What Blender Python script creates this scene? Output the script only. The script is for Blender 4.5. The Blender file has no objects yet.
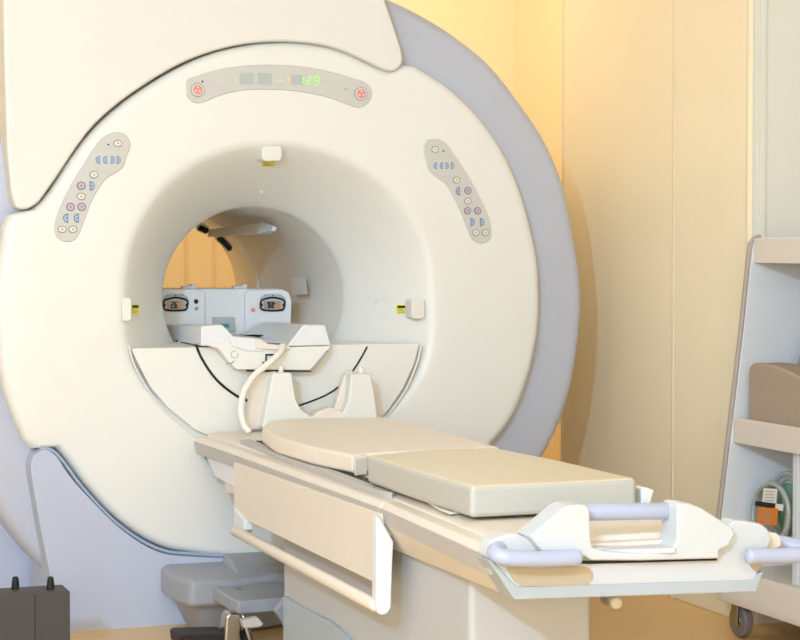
import bpy, bmesh, math, random
from mathutils import Vector, Matrix
random.seed(4)
S = bpy.context.scene
COL = S.collection
PI = math.pi
# ---------------------------------------------------------------- camera
FPX = 2000.0
YAW = math.radians(20.03); PITCH = math.radians(2.12)
CAM = Vector((-1.833, -6.505, 1.2))
cd = bpy.data.cameras.new('camera'); cam = bpy.data.objects.new('camera', cd); COL.objects.link(cam)
cd.sensor_width = 36; cd.lens = FPX/800*36; cd.clip_end = 60
cam.location = CAM; cam.rotation_euler = (PI/2-PITCH, 0, -YAW)
S.camera = cam
ROT = cam.rotation_euler.to_matrix()
def ray(px, py): return ROT @ Vector(((px-400)/FPX, -(py-320)/FPX, -1))
def U(px, py, ax, v):
    """point of the place seen at (px,py) on the plane ax = v"""
    d = ray(px, py); i = 'xyz'.index(ax)
    t = (v-CAM[i])/d[i]
    return CAM + d*t
# ---------------------------------------------------------------- materials
def lin(c):
    return tuple(((x/255)/12.92 if x/255 <= .04045 else ((x/255+.055)/1.055)**2.4) for x in c)
def mat(name, rgb, rough=.5, metal=0, noise=0.0, scale=8, bump=0, bscale=200, spec=.5, emit=0, trans=0, alpha=1):
    m = bpy.data.materials.new(name); m.use_nodes = True
    nt = m.node_tree; b = nt.nodes['Principled BSDF']
    c = lin(rgb)
    b.inputs['Base Color'].default_value = (*c, 1)
    b.inputs['Roughness'].default_value = rough; b.inputs['Metallic'].default_value = metal
    b.inputs['Specular IOR Level'].default_value = spec
    tc = nt.nodes.new('ShaderNodeTexCoord')
    if noise:
        n = nt.nodes.new('ShaderNodeTexNoise'); n.inputs['Scale'].default_value = scale; n.inputs['Detail'].default_value = 5
        r = nt.nodes.new('ShaderNodeMix'); r.data_type = 'RGBA'
        r.inputs[6].default_value = (*[x*(1-noise) for x in c], 1); r.inputs[7].default_value = (*[min(1, x*(1+noise)) for x in c], 1)
        nt.links.new(tc.outputs['Object'], n.inputs['Vector']); nt.links.new(n.outputs['Fac'], r.inputs[0]); nt.links.new(r.outputs[2], b.inputs['Base Color'])
    if bump:
        n2 = nt.nodes.new('ShaderNodeTexNoise'); n2.inputs['Scale'].default_value = bscale
        bp = nt.nodes.new('ShaderNodeBump'); bp.inputs['Strength'].default_value = bump; bp.inputs['Distance'].default_value = .004
        nt.links.new(tc.outputs['Object'], n2.inputs['Vector']); nt.links.new(n2.outputs['Fac'], bp.inputs['Height']); nt.links.new(bp.outputs[0], b.inputs['Normal'])
    if emit:
        b.inputs['Emission Color'].default_value = (*c, 1); b.inputs['Emission Strength'].default_value = emit
    if trans: b.inputs['Transmission Weight'].default_value = trans
    if alpha < 1: b.inputs['Alpha'].default_value = alpha
    return m
M = dict(
 cream=mat('gantry cream plastic', (234, 233, 225), .38, noise=.015),
 cover=mat('cover cream plastic', (231, 229, 221), .42, noise=.01, bump=.05, bscale=400),
 tunnel=mat('bore lining', (244, 240, 230), .45, noise=.02),
 blue=mat('blue grey shell', (190, 194, 206), .4, noise=.02),
 blue2=mat('pale blue base', (188, 195, 212), .45, noise=.02),
 bluelip=mat('blue trim', (160, 180, 205), .4),
 white=mat('white plastic', (206, 211, 213), .35, noise=.01),
 table=mat('table cream', (232, 222, 206), .4, noise=.015),
 coolwhite=mat('cool white plastic', (228, 231, 232), .35, noise=.01),
 ped=mat('pedestal off white', (196, 196, 193), .45, noise=.01),
 grey=mat('edge strip grey', (192, 188, 182), .45, noise=.04),
 slate=mat('cool grey strip', (178, 188, 194), .4, noise=.02),
 dock=mat('dock grey plastic', (160, 162, 168), .4, noise=.03),
 handle=mat('lavender grip', (178, 186, 208), .3, noise=.01),
 black=mat('black rubber', (18, 18, 18), .6, noise=.1),
 darkbox=mat('dark charcoal paint', (68, 65, 61), .6, noise=.06, scale=60, bump=.2),
 metal=mat('brushed steel', (170, 166, 158), .25, 1, noise=.05),
 gold=mat('gold contact', (200, 140, 70), .3, 1, noise=.1),
 panel=mat('control panel grey', (204, 203, 196), .45, noise=.01),
 btn=mat('button ivory', (226, 221, 206), .4, noise=.01), rim=mat('button rim', (158, 154, 142), .5, noise=.02),
 bluebtn=mat('button blue', (165, 188, 222), .4, noise=.01), bluerim=mat('button blue rim', (98, 116, 150), .4, noise=.02),
 purp=mat('button mauve', (196, 180, 192), .4, noise=.01), purprim=mat('button mauve rim', (130, 110, 130), .4, noise=.02),
 red=mat('red print', (232, 140, 130), .5, noise=.02), icon=mat('pale print', (230, 230, 226), .5, noise=.01),
 lcd=mat('blank display', (182, 192, 186), .3, noise=.01), green=mat('lit green digit', (150, 255, 60), .4, emit=1.0, noise=.01),
 amber=mat('amber lamp', (255, 190, 110), .4, emit=.8, noise=.01),
 yellow=mat('yellow sticker', (255, 240, 20), .5, noise=.02), sorange=mat('orange sticker', (232, 130, 30), .5, noise=.02),
 pad1=mat('beige vinyl', (240, 228, 212), .45, noise=.02, scale=20, bump=.15, bscale=30),
 pad2=mat('mattress vinyl warm-lit top', (220, 208, 180), .4, noise=.02, scale=20, bump=.2, bscale=18),  # mattress top, yellow of the ceiling light put into the colour
 pad2s=mat('mattress vinyl flash-lit side', (190, 189, 179), .35, noise=.02, scale=20, bump=.7, bscale=11),  # mattress sides, greyer white of the flash put into the colour
 padend=mat('white vinyl piping', (232, 232, 226), .35, noise=.02),
 wall=mat('warm wall panel', (250, 235, 200), .7, noise=.02, scale=3),
 wall2=mat('wall panel flash-lit tone', (226, 222, 208), .7, noise=.02, scale=3),  # wall turned towards the flash, its whitening put into the colour
 wallseam=mat('wall seam', (240, 222, 190), .6, noise=.01), ceil=mat('ceiling paint', (248, 248, 248), .8, noise=.01),
 cart=mat('cart white laminate', (222, 226, 228), .4, noise=.01), cartedge=mat('cart edge', (170, 158, 146), .5, noise=.03),
 cartf=mat('cart beige shelf', (228, 216, 202), .45, noise=.01),
 cushion=mat('taupe foam', (174, 154, 132), .9, noise=.06, scale=150, bump=.3, bscale=300),
 tubeclr=mat('clear plastic tubing', (208, 216, 206), .15, noise=.01, trans=.5), teal=mat('teal plastic', (130, 176, 156), .4, noise=.05),
 wheel=mat('grey wheel rubber', (128, 128, 130), .5, noise=.04), paper=mat('paper label', (236, 232, 220), .6, noise=.02),
 cable=mat('ivory cable', (242, 234, 220), .4, noise=.02), pcb=mat('pcb teal', (70, 150, 140), .4, noise=.1),
 lampemit=mat('lamp diffuser', (255, 226, 180), .5, emit=3, noise=.01),
)
# floor with planks of vinyl
fm = bpy.data.materials.new('vinyl wood floor'); fm.use_nodes = True
nt = fm.node_tree; b = nt.nodes['Principled BSDF']; b.inputs['Roughness'].default_value = .35
tc = nt.nodes.new('ShaderNodeTexCoord'); mp = nt.nodes.new('ShaderNodeMapping'); mp.inputs['Scale'].default_value = (3, 30, 1); mp.inputs['Rotation'].default_value = (0, 0, .3)
n = nt.nodes.new('ShaderNodeTexNoise'); n.inputs['Scale'].default_value = 2; n.inputs['Detail'].default_value = 8
r = nt.nodes.new('ShaderNodeValToRGB')
r.color_ramp.elements[0].color = (*lin((216, 176, 112)), 1); r.color_ramp.elements[1].color = (*lin((242, 206, 148)), 1)
nt.links.new(tc.outputs['Object'], mp.inputs['Vector']); nt.links.new(mp.outputs[0], n.inputs['Vector']); nt.links.new(n.outputs['Fac'], r.inputs[0]); nt.links.new(r.outputs[0], b.inputs['Base Color'])
M['floor'] = fm
# ---------------------------------------------------------------- helpers
def thing(name, label, cat, loc=(0, 0, 0), group=None):
    o = bpy.data.objects.new(name, None); COL.objects.link(o); o.location = loc; o.empty_display_size = .1
    o['label'] = label; o['category'] = cat
    if group: o['group'] = group
    return o
def tag(o, label, cat, group=None):
    o['label'] = label; o['category'] = cat
    if group: o['group'] = group
    return o
def struct(o): o['kind'] = 'structure'; return o
def obj(name, verts, faces, m, parent=None, bevel=0, seg=3, smooth=True, ang=35, sub=0, fix=True):
    bm = bmesh.new()
    vs = [bm.verts.new(v) for v in verts]
    for f in faces:
        try: bm.faces.new([vs[i] for i in f])
        except ValueError: pass
    if fix: bmesh.ops.recalc_face_normals(bm, faces=bm.faces)
    return link(name, bm, m, parent, bevel, seg, smooth, ang, sub)
def link(name, bm, m, parent=None, bevel=0, seg=3, smooth=True, ang=35, sub=0):
    me = bpy.data.meshes.new(name)
    # origin at the bottom centre for top-level, parent's frame for parts
    off = Vector((0, 0, 0))
    if parent is None:
        xs = [v.co for v in bm.verts]
        off = Vector(((min(v.x for v in xs)+max(v.x for v in xs))/2, (min(v.y for v in xs)+max(v.y for v in xs))/2, min(v.z for v in xs)))
    else:
        p = parent
        while p: off += p.location; p = p.parent
    bmesh.ops.translate(bm, verts=bm.verts, vec=-off)
    bm.to_mesh(me); bm.free()
    ms = m if isinstance(m, (list, tuple)) else [m]
    for x in ms: me.materials.append(M[x] if isinstance(x, str) else x)
    o = bpy.data.objects.new(name, me); COL.objects.link(o)
    if parent: o.parent = parent
    else: o.location = off
    if smooth:
        for p in me.polygons: p.use_smooth = True
        if not sub:
            try: me.set_sharp_from_angle(angle=math.radians(ang))
            except Exception: pass
    if bevel:
        md = o.modifiers.new('bevel', 'BEVEL'); md.width = bevel; md.segments = seg; md.limit_method = 'ANGLE'; md.angle_limit = math.radians(25)
        md.harden_normals = False
        wn = o.modifiers.new('wn', 'WEIGHTED_NORMAL'); wn.keep_sharp = False
        if me.attributes.get('sharp_edge'): me.attributes.remove(me.attributes['sharp_edge'])
    if sub:
        md = o.modifiers.new('sub', 'SUBSURF'); md.levels = sub; md.render_levels = sub
    return o
def boxvf(x0, x1, y0, y1, z0, z1):
    v = [(x, y, z) for z in (z0, z1) for y in (y0, y1) for x in (x0, x1)]
    return v, [(0, 2, 3, 1), (4, 5, 7, 6), (0, 1, 5, 4), (2, 6, 7, 3), (0, 4, 6, 2), (1, 3, 7, 5)]
def box(name, b6, m, parent=None, bevel=.004, **k):
    return obj(name, *boxvf(*b6), m, parent, bevel, **k)
def prism(name, pts, ax, a0, a1, m, parent=None, bevel=.004, **k):
    """pts: 3-D points of an outline; extruded along axis ax from a0 to a1 (may be per-end point lists)"""
    i = 'xyz'.index(ax); n = len(pts); V = []
    for a in (a0, a1):
        for p in pts:
            q = list(p); q[i] = a; V.append(tuple(q))
    F = [tuple(range(n)), tuple(range(2*n-1, n-1, -1))] + [(j, (j+1) % n, n+(j+1) % n, n+j) for j in range(n)]
    return obj(name, V, F, m, parent, bevel, **k)
def hexa(name, a, b_, m, parent=None, bevel=.004, **k):
    """loft between two equal-length polygons"""
    n = len(a); V = [tuple(p) for p in a]+[tuple(p) for p in b_]
    F = [tuple(range(n)), tuple(range(2*n-1, n-1, -1))] + [(j, (j+1) % n, n+(j+1) % n, n+j) for j in range(n)]
    return obj(name, V, F, m, parent, bevel, **k)
def smoothpath(P, n=8):
    P = [Vector(p) for p in P]; out = []
    for i in range(len(P)-1):
        p0 = P[max(i-1, 0)]; p1 = P[i]; p2 = P[i+1]; p3 = P[min(i+2, len(P)-1)]
        for k in range(n):
            t = k/n
            out.append(.5*((2*p1)+(-p0+p2)*t+(2*p0-5*p1+4*p2-p3)*t*t+(-p0+3*p1-3*p2+p3)*t**3))
    out.append(P[-1]); return out
def closed_smooth(P, n=6):
    P = [Vector(p) for p in P]; N = len(P); out = []
    for i in range(N):
        p0, p1, p2, p3 = P[i-1], P[i], P[(i+1) % N], P[(i+2) % N]
        for k in range(n):
            t = k/n
            out.append(.5*((2*p1)+(-p0+p2)*t+(2*p0-5*p1+4*p2-p3)*t*t+(-p0+3*p1-3*p2+p3)*t**3))
    return out
def tube(name, P, r, m, parent=None, seg=16, n=8, smooth=True, cap=True, rz=None):
    path = smoothpath(P, n) if smooth else [Vector(p) for p in P]
    V = []; F = []; N = len(path)
    t = (path[1]-path[0]).normalized(); up = Vector((0, 0, 1)) if abs(t.z) < .9 else Vector((1, 0, 0))
    a = t.cross(up).normalized()
    rr = []
    for i, p in enumerate(path):
        if cap and i == 0: pass
        t = (path[min(i+1, N-1)]-path[max(i-1, 0)]).normalized()
        a = (a-t*a.dot(t)).normalized(); bb = t.cross(a)
        rad = r(i/(N-1)) if callable(r) else r
        for j in range(seg):
            th = 2*PI*j/seg
            V.append(p+a*math.cos(th)*rad+bb*math.sin(th)*(rz if rz else rad))
    for i in range(N-1):
        for j in range(seg):
            F.append((i*seg+j, i*seg+(j+1) % seg, (i+1)*seg+(j+1) % seg, (i+1)*seg+j))
    if cap:
        for e, sgn in ((0, -1), (N-1, 1)):
            t = ((path[1]-path[0]) if e == 0 else (path[-1]-path[-2])).normalized()*sgn
            rad = (r(e/(N-1)) if callable(r) else r)
            prev = [e*seg+j for j in range(seg)]
            for s in (.5, .85):
                ids = []
                for j in prev[:0] or range(seg):
                    c = path[e]; v = V[e*seg+j]-c
                    ids.append(len(V)); V.append(c+v*math.sqrt(1-s*s)+t*rad*s*.6)
                for j in range(seg): F.append((prev[j], prev[(j+1) % seg], ids[(j+1) % seg], ids[j]))
                prev = ids
            F.append(tuple(prev))
    return obj(name, V, F, m, parent, ang=60)
def disc(name, c, rx, rz, d, m, parent, seg=24, axis='y'):
    """little button lying on a vertical face, protruding towards -Y"""
    out = [Vector((c.x+rx*math.cos(2*PI*i/seg), c.y, c.z+rz*math.sin(2*PI*i/seg))) for i in range(seg)]
    return prism(name, out, 'y', c.y, c.y-d, m, parent, bevel=min(.0012, d*.4), seg=2)
def cyl(name, c, r, h, ax, m, parent=None, seg=32, bevel=.002):
    i = 'xyz'.index(ax); j, k = [q for q in range(3) if q != i]; P = []
    for s in range(seg):
        p = [0, 0, 0]; p[i] = c[i]; p[j] = c[j]+r*math.cos(2*PI*s/seg); p[k] = c[k]+r*math.sin(2*PI*s/seg); P.append(p)
    return prism(name, P, ax, c[i]-h/2, c[i]+h/2, m, parent, bevel)
# ---------------------------------------------------------------- room
wp = U(728, 617.6, 'z', 0); XW = wp.x
YR = U(748, 300, 'x', XW).y      # near corner of the projecting wall
YN = U(561, 300, 'x', XW).y      # far corner
YB = 2.25; XN = U(514, 60, 'y', YB).x
H = 3.0
print('XW', XW, 'YR', YR, 'YN', YN, 'XN', XN)
struct(box('floor', (-5.1, 3.2, -10.2, YB+.1, -.1, 0), 'floor', bevel=0))
struct(box('ceiling', (-5.1, 3.2, -10.2, YB+.1, H, H+.1), 'ceil', bevel=0))
struct(box('wall_back', (-5.1, 3.2, YB, YB+.1, 0, H), 'wall', bevel=0))
struct(box('wall_left', (-5.1, -5.0, -10.2, YB, 0, H), 'ceil', bevel=0))
struct(box('wall_front', (-5.0, 3.2, -10.2, -10.1, 0, H), 'ceil', bevel=0))
struct(box('wall_right', (XW, XN+.1, YR, YN, 0, H), 'wall', bevel=.004))
struct(box('wall_alcove', (XN, XN+.1, YN, YB, 0, H), 'wall', bevel=0))
struct(box('wall_recess', (XW+.62, XW+.72, -10.1, YR, 0, H), 'wall2', bevel=0))
struct(box('wall_return', (XW+.012, XW+.62, YR-.012, YR, 0, H), 'wall2', bevel=0))
# panel seams
ti = 1
for px in (562.5, 673, 746.5):
    y = U(px, 300, 'x', XW).y
    struct(box('trim_%d' % ti, (XW-.003, XW+.002, y-.006, y+.006, 0, H), 'wallseam', bevel=0)); ti += 1
for px in (186, 214, 200+40):
    x = U(px, 300, 'y', YB).x
    struct(box('trim_%d' % ti, (x-.008, x+.008, YB-.004, YB+.002, 0, H), 'wallseam', bevel=0)); ti += 1
xx = U(757, 200, 'y', YR).x
struct(box('trim_%d' % ti, (XW+.03, XW+.036, YR-.016, YR-.011, 0, H), 'wallseam', bevel=0)); ti += 1
struct(box('trim_%d' % ti, (xx, xx+.02, YR-.02, YR-.011, 0, H), 'wall2', bevel=.002)); ti += 1
# ---------------------------------------------------------------- scanner
YF = -.32                        # front face plane
BZ = 1.028                       # bore axis height
sc = thing('mri_scanner', 'large cream and blue ring-shaped MRI scanner with a round bore, rising behind the patient table', 'scanner', (0, .5, 0))
NA = 144
def polar(pts):
    """traced outline points (world) -> radius function of angle about the bore axis"""
    A = sorted(((math.atan2(p.z-BZ, p.x) % (2*PI)), math.hypot(p.z-BZ, p.x)) for p in pts)
    A = [(A[-1][0]-2*PI, A[-1][1]), (A[-2][0]-2*PI, A[-2][1])][::-1] + A + [(A[0][0]+2*PI, A[0][1]), (A[1][0]+2*PI, A[1][1])]
    def f(th):
        th %= 2*PI
        for i in range(1, len(A)-2):
            if A[i][0] <= th <= A[i+1][0]:
                (x0, y0), (x1, y1), (x2, y2), (x3, y3) = A[i-1:i+3]
                h = x2-x1; t = (th-x1)/h
                m1 = (y2-y0)/(x2-x0)*h; m2 = (y3-y1)/(x3-x1)*h
                return (2*t**3-3*t*t+1)*y1+(t**3-2*t*t+t)*m1+(-2*t**3+3*t*t)*y2+(t**3-t*t)*m2
        return A[1][1]
    return f
def loft(name, rings, m, parent, closed=False, **k):
    V = []; F = []
    for rf, y in rings:
        for j in range(NA):
            th = 2*PI*j/NA; r_ = rf(th) if callable(rf) else rf; yy = y(th) if callable(y) else y
            V.append((r_*math.cos(th), yy, BZ+r_*math.sin(th)))
    R = len(rings)
    for i in range(R-1 if not closed else R):
        for j in range(NA):
            a = i*NA; c = ((i+1) % R)*NA
            F.append((a+j, a+(j+1) % NA, c+(j+1) % NA, c+j))
    return obj(name, V, F, m, parent, **k)
disc_px = [(537, 290), (535, 335), (525, 380), (508, 420), (490, 443), (450, 488), (400, 520), (340, 545), (280, 556), (235, 558), (195, 553), (160, 546), (122, 524), (87, 489), (62, 456), (50, 446), (31, 449),
           (14, 420), (2, 385), (-4, 340), (-5, 290), (0, 245), (8, 214), (22, 213), (36, 205), (52, 185), (95, 126), (150, 83), (205, 55), (265, 43), (330, 48), (385, 71), (407, 64), (420, 71), (450, 91), (488, 132), (511, 173), (526, 218), (535, 260)]
Rd = polar([U(x, y, 'y', YF+.04) for x, y in disc_px])
flare = [(432, 300), (425, 370), (395, 410), (278, 456), (180, 420), (133, 370), (122, 300), (133, 235), (165, 185), (215, 153), (275, 143), (345, 158), (400, 200), (425, 245)]
Rf = polar([U(x, y, 'y', YF) for x, y in flare])
Rn = lambda th: .298
NK = lambda d=0: (lambda th: .298+d+.036*((1+math.cos(th))/2)**3)
mixr = lambda t: (lambda th: (1-t)*NK()(th)+t*Rf(th))
rings = [(NK(), .03), (NK(.001), .012), (NK(.004), .0)]
for i in range(1, 15):
    s = i/14
    rings.append((mixr(.01+.99*s), (YF+.002)*(1-(1-s)**1.22)))
rings += [(lambda th: Rf(th)+.018, YF)]
for q in (.12, .25, .4, .55, .7, .82, .9):
    rings.append(((lambda q: (lambda th: Rf(th)+.018+(Rd(th)-Rf(th)-.018-.033)*q))(q), YF+.006*q*q))
for a in (0, 15, 30, 45, 60, 75, 90):
    a = math.radians(a)
    rings.append(((lambda a: (lambda th: Rd(th)-.03+.03*math.sin(a)))(a), YF+.006+.03*(1-math.cos(a))))
rings.append((lambda th: Rd(th), YF+.12))
front = loft('front_cover', rings, 'cream', sc, ang=50)
# tunnel
loft('bore_tunnel', [(NK(.001), .02), (NK(), .03), (NK(), 1.05), (NK(-.006), 1.055), (NK(-.006), 1.38), (NK(.03), 1.45), (.40, 1.5), (.5, 1.53), (.5, 1.3), (.40, 1.2), (.40, .03)], 'tunnel', sc, ang=30, closed=True)
# shell
shell_px = [(579, 300), (575, 350), (565, 400), (549, 440), (515, 495), (470, 545), (400, 590), (320, 622), (250, 632), (170, 622), (110, 603), (45, 571), (24, 549), (0, 517), (-25, 470), (-45, 400), (-52, 300), (-42, 220), (3, 122), (30, 84), (75, 42), (120, 8), (180, -22), (265, -35), (330, -24), (388, 0), (450, 35), (487, 65), (518, 104), (545, 146), (562, 190), (572, 240)]
Rs = polar([U(x, y, 'y', YF+.14) for x, y in shell_px])
rings = [(lambda th: Rd(th)-.03, YF+.09), (lambda th: Rd(th)+.012, YF+.075), (lambda th: (Rd(th)+Rs(th))/2, YF+.082)]
for a in (0, 15, 30, 45, 60, 75, 90):
    a = math.radians(a)
    rings.append(((lambda a: (lambda th: Rs(th)-.045*(1-math.sin(a))))(a), YF+.09+.05*(1-math.cos(a))))
rings += [(Rs, .1), (lambda th: Rs(th)-.01, 1.3), (lambda th: Rs(th)-.08, 1.42), (.52, 1.45), (.48, 1.3), (.48, .6), (lambda th: .60, .1)]
loft('outer_shell', rings, 'blue', sc, ang=40, closed=True)
# rear body
box('rear_housing', (-1.12, 1.0, .02, 1.35, 0, .45), 'blue2', sc, .06)
# upper cover
up = [(15, 205), (21, 209), (30, 208), (39, 202), (54, 181), (95, 124), (150, 81), (204, 54), (265, 41.5), (331, 46.5), (383, 69), (394, 71), (402, 64), (402, 52), (396, 32), (386, 3), (372, -45), (350, -75), (60, -75), (2, -40), (4, 60), (7, 150), (11, 192)]
arc = smoothpath([U(x, y, 'y', YF-.012) for x, y in up[3:11]], 6)
upw = smoothpath([U(x, y, 'y', YF-.012) for x, y in up[-1:]+up[:4]], 4)[:-1]+arc+smoothpath([U(x, y, 'y', YF-.012) for x, y in up[10:16]], 4)[1:]+[U(x, y, 'y', YF-.012) for x, y in up[16:-1]]
prism('upper_cover', upw, 'y', YF-.012, YF+.12, 'cover', sc, .010, seg=4)
# base fairing lower left
bf = [(48, 660), (50, 575), (41, 530), (34, 490), (31, 468), (34, 456), (45, 450), (56, 456), (68, 474), (87, 496), (122, 530), (158, 552), (195, 557), (240, 559), (300, 566), (330, 575), (345, 640), (345, 662)]
fb = smoothpath([U(x, y, 'y', YF-.02) for x, y in bf[3:15]], 4); fb = [U(x, y, 'y', YF-.02) for x, y in bf[:3]]+fb+[U(x, y, 'y', YF-.02) for x, y in bf[15:]]
for p in fb: p.z = max(p.z, .0)
prism('base_fairing', fb, 'y', YF-.02, YF+.3, 'blue2', sc, .014, seg=4)
lip = [(40, 449), (51, 450), (62, 460), (86, 491.5), (121, 526.5), (159, 549), (196, 554), (240, 556)]
tube('blue_trim', [U(x, y, 'y', YF-.01) for x, y in lip], .005, 'bluelip', sc, seg=8)
# blue-grey lower foot on the left, behind
# ---- lower bore insert (bridge) of the bore
FZ = .879
ins = [(131, 345), (137, 362), (150, 387), (168, 408), (195, 430), (235, 447), (278, 451), (330, 445), (368, 430), (388, 411), (404, 387), (415, 362), (419.5, 345)]
# face leans slightly; top surface runs back into the bore
a = [U(x, y, 'y', YF-.012) for x, y in ins]
bk = []
for p in a:
    bk.append(Vector((p.x*.55, .02, BZ-(BZ-p.z)*(.149/.32 if p.z < .8 else 1)) ) )
for i in (0, 12): bk[i].z = FZ
for p in bk:
    rr = math.hypot(p.x, p.z-BZ)
    if rr > .296: p.z = BZ-math.sqrt(max(.0, .296**2-min(p.x**2, .25**2))); 
bk[0] = Vector((-.257, .02, FZ)); bk[12] = Vector((.257, .02, FZ)); a[0].z = a[12].z = FZ
hexa('bore_floor_front', a, bk, 'cream', sc, .006)
box('bore_floor', (-.255, .255, .02, 1.3, FZ-.02, FZ), 'cream', sc, .002)
seam = [(196, 345), (201, 357), (211, 373), (222, 385), (237, 396), (253, 403)]
YS = YF-.0135
tube('seam_line', [U(x, y, 'y', YS) for x, y in seam], .0042, 'black', sc, seg=8)
seam = [(285, 408), (297, 406), (312, 401), (328, 394), (342, 384), (352, 372), (361, 358), (367, 347)]
tube('seam_line', [U(x, y, 'y', YS) for x, y in seam], .003, 'black', sc, seg=8)
# round rim light line to the left of the insert
rim = [(129, 346), (135, 366), (150, 392), (170, 416), (196, 437)]
tube('insert_rim', [U(x, y, 'y', YF-.002) for x, y in rim], .003, 'cream', sc, seg=8)
rim = [(421, 346), (416, 366), (405, 391), (388, 415)]
tube('insert_rim', [U(x, y, 'y', YF-.002) for x, y in rim], .004, 'cream', sc, seg=8)
# ---- positioning lamps with stickers
def onflare(px, py):
    y = YF
    for _ in range(30):
        p = U(px, py, 'y', y); th = math.atan2(p.z-BZ, p.x); r_ = math.hypot(p.x, p.z-BZ); n0 = NK()(th)
        t = max(0, min(1, (r_-n0)/(Rf(th)-n0))); y = .5*y+.5*(YF+.002)*(1-(1-t)**1.22)
    return U(px, py, 'y', y)
for x0, y0, x1, y1 in ((262, 146, 282, 161), (411.5, 299, 425, 319), (122, 298, 131.5, 321)):
    yy = max(onflare(x, y).y for x, y in ((x0, y0), (x1, y1))); yf_ = min(onflare(x, y).y for x, y in ((x0, y0), (x1, y1), ((x0+x1)/2, (y0+y1)/2)))-.014
    ch = min(3, (x1-x0)*.2)
    p = [(x0+ch, y0), (x1-ch, y0), (x1-ch*.3, y0+1), (x1, y0+3), (x1, y1-4), (x1-ch*.3, y1-1.3), (x1-ch, y1), (x0+ch, y1), (x0+ch*.3, y1-1.3), (x0, y1-4), (x0, y0+3), (x0+ch*.3, y0+1)]
    prism('laser_lamp', [U(x, y, 'y', yf_) for x, y in p], 'y', yf_, yy+.01, 'cover', sc, .004)
for x0, y0, x1, y1 in ((262, 159.5, 274.5, 166.5), (397, 305, 409, 313.5), (132, 304.5, 139, 314)):
    def quad(fx0, fy0, fx1, fy1, d):
        out = []
        for fx, fy in ((fx0, fy1), (fx1, fy1), (fx1, fy0), (fx0, fy0)):
            p = onflare(x0+(x1-x0)*fx, y0+(y1-y0)*fy); out.append(p+(CAM-p).normalized()*d)
        return out
    def patch(nm, q, m, par, d=.0015):
        bk2 = [p+Vector((0, d, 0)) for p in q]
        return hexa(nm, q, bk2, m, par, 0)
    s_ = patch('warning_sticker', quad(0, 0, 1, 1, .005), 'yellow', sc, .005)
    patch('sticker_band', quad(.05, .08, .95, .36, .0062), 'black', s_)
    for q in range(3): patch('sticker_print', quad(.1, .5+.16*q, (.5, .85, .65)[q], .57+.16*q, .0062), 'rim', s_)
for x, y in ((261, 192), (376, 301)):
    c = onflare(x, y); disc('flare_stud', c, .008, .005, .006, 'white', sc, 12)
# ---- control panels
YP = YF+.003
def panel(pts, name='control_panel', lab=None):
    o = prism(name, closed_smooth([U(x, y, 'y', YP-.006) for x, y in pts], 5), 'y', YP-.006, YP+.012, 'panel', sc, .003, seg=2)
    if lab: o['label'] = lab
    return o
YB_ = YP-.006
def rbtn(par, x, y, kind='btn', rx=4.2, ry=3.6):
    c = U(x, y, 'y', YB_); k = 6.45/2000
    rm = {'btn': 'rim', 'purp': 'purprim'}[kind]
    o = disc('button', c, rx*k/.94, ry*k, .0025, rm, par, 20)
    c2 = c.copy(); c2.y -= .0024
    disc('button_face', c2, (rx-.9)*k/.94, (ry-.9)*k, .0012, kind, o, 20)
    c3 = c2.copy(); c3.y -= .0012
    disc('button_icon', c3, 1.0*k, .8*k, .0004, rm, o, 10)
def dbtn(par, x, y, face=1, s=1.0):
    """blue half-moon arrow button pointing right (1) or left (-1)"""
    c = U(x, y, 'y', YB_); k = 6.45/2000*s
    def shape(f):
        P = []
        for i in range(9):
            a_ = -PI/2+PI*i/8
            P.append(Vector((c.x+face*(-2.2+5.0*math.cos(a_)*f)*k, c.y, c.z+4.6*math.sin(a_)*f*k)))
        return P if face > 0 else P[::-1]
    o = prism('arrow_button', shape(1), 'y', YB_, YB_-.0025, 'bluerim', par, .0008, seg=2)
    sh = [p+Vector((face*.7*k, 0, 0)) for p in shape(.72)]
    prism('button_face', sh, 'y', YB_-.0024, YB_-.0036, 'bluebtn', o, .0004, seg=1)
    c3 = Vector((c.x+face*-.2*k, YB_-.0036, c.z))
    disc('button_icon', c3, .8*k, .8*k, .0004, 'bluerim', o, 8)
# top panel
tp = [(187, 87), (188, 79.5), (197, 76), (214, 70.5), (236, 66.5), (258, 64.8), (284, 65), (310, 67.5), (334, 72.5), (352, 78), (366, 83), (372, 92), (369, 102), (360, 107.5), (349, 105), (330, 98), (308, 93), (284, 90), (258, 89.5), (238, 91), (218, 96), (204, 102), (195, 102.5), (188, 97)]
cp = panel(tp, lab='arched grey status panel reading 129 above the bore')
k = 6.45/2000
for x, y in ((197.5, 90), (361, 94)):
    c = U(x, y, 'y', YB_); o = disc('stop_button', c, 6.6*k/.94, 6.8*k, .003, 'rim', cp, 28)
    c2 = c+Vector((0, -.003, 0)); disc('button_face', c2, 6.0*k/.94, 6.1*k, .0015, 'white', o, 28)
    c2 = c+Vector((0, -.0045, 0)); disc('red_mark', c2, 4.4*k/.94, 4.6*k, .0005, 'red', o, 24)
    for t in (90, 210, 330):
        t = math.radians(t); c4 = c+Vector((2.3*k*math.cos(t), -.005, 2.3*k*math.sin(t)+.2*k)); disc('white_mark', c4, 1.0*k, .8*k, .0004, 'icon', o, 12)
def prect(x0, y0, x1, y1, m, nm, par=None, d=.0015):
    P0 = U(x0, y1, 'y', YB_); P1 = U(x1, y0, 'y', YB_)
    return box(nm, (P0.x, P1.x, YB_-d, YB_+.001, P0.z, P1.z), m, par or cp, 0)
prect(240, 73, 253.5, 84, 'lcd', 'blank_display'); prect(258, 73.5, 271.5, 84, 'lcd', 'blank_display')
dsp = prect(291.5, 75, 302.5, 84.5, 'lcd', 'number_display')
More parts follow.
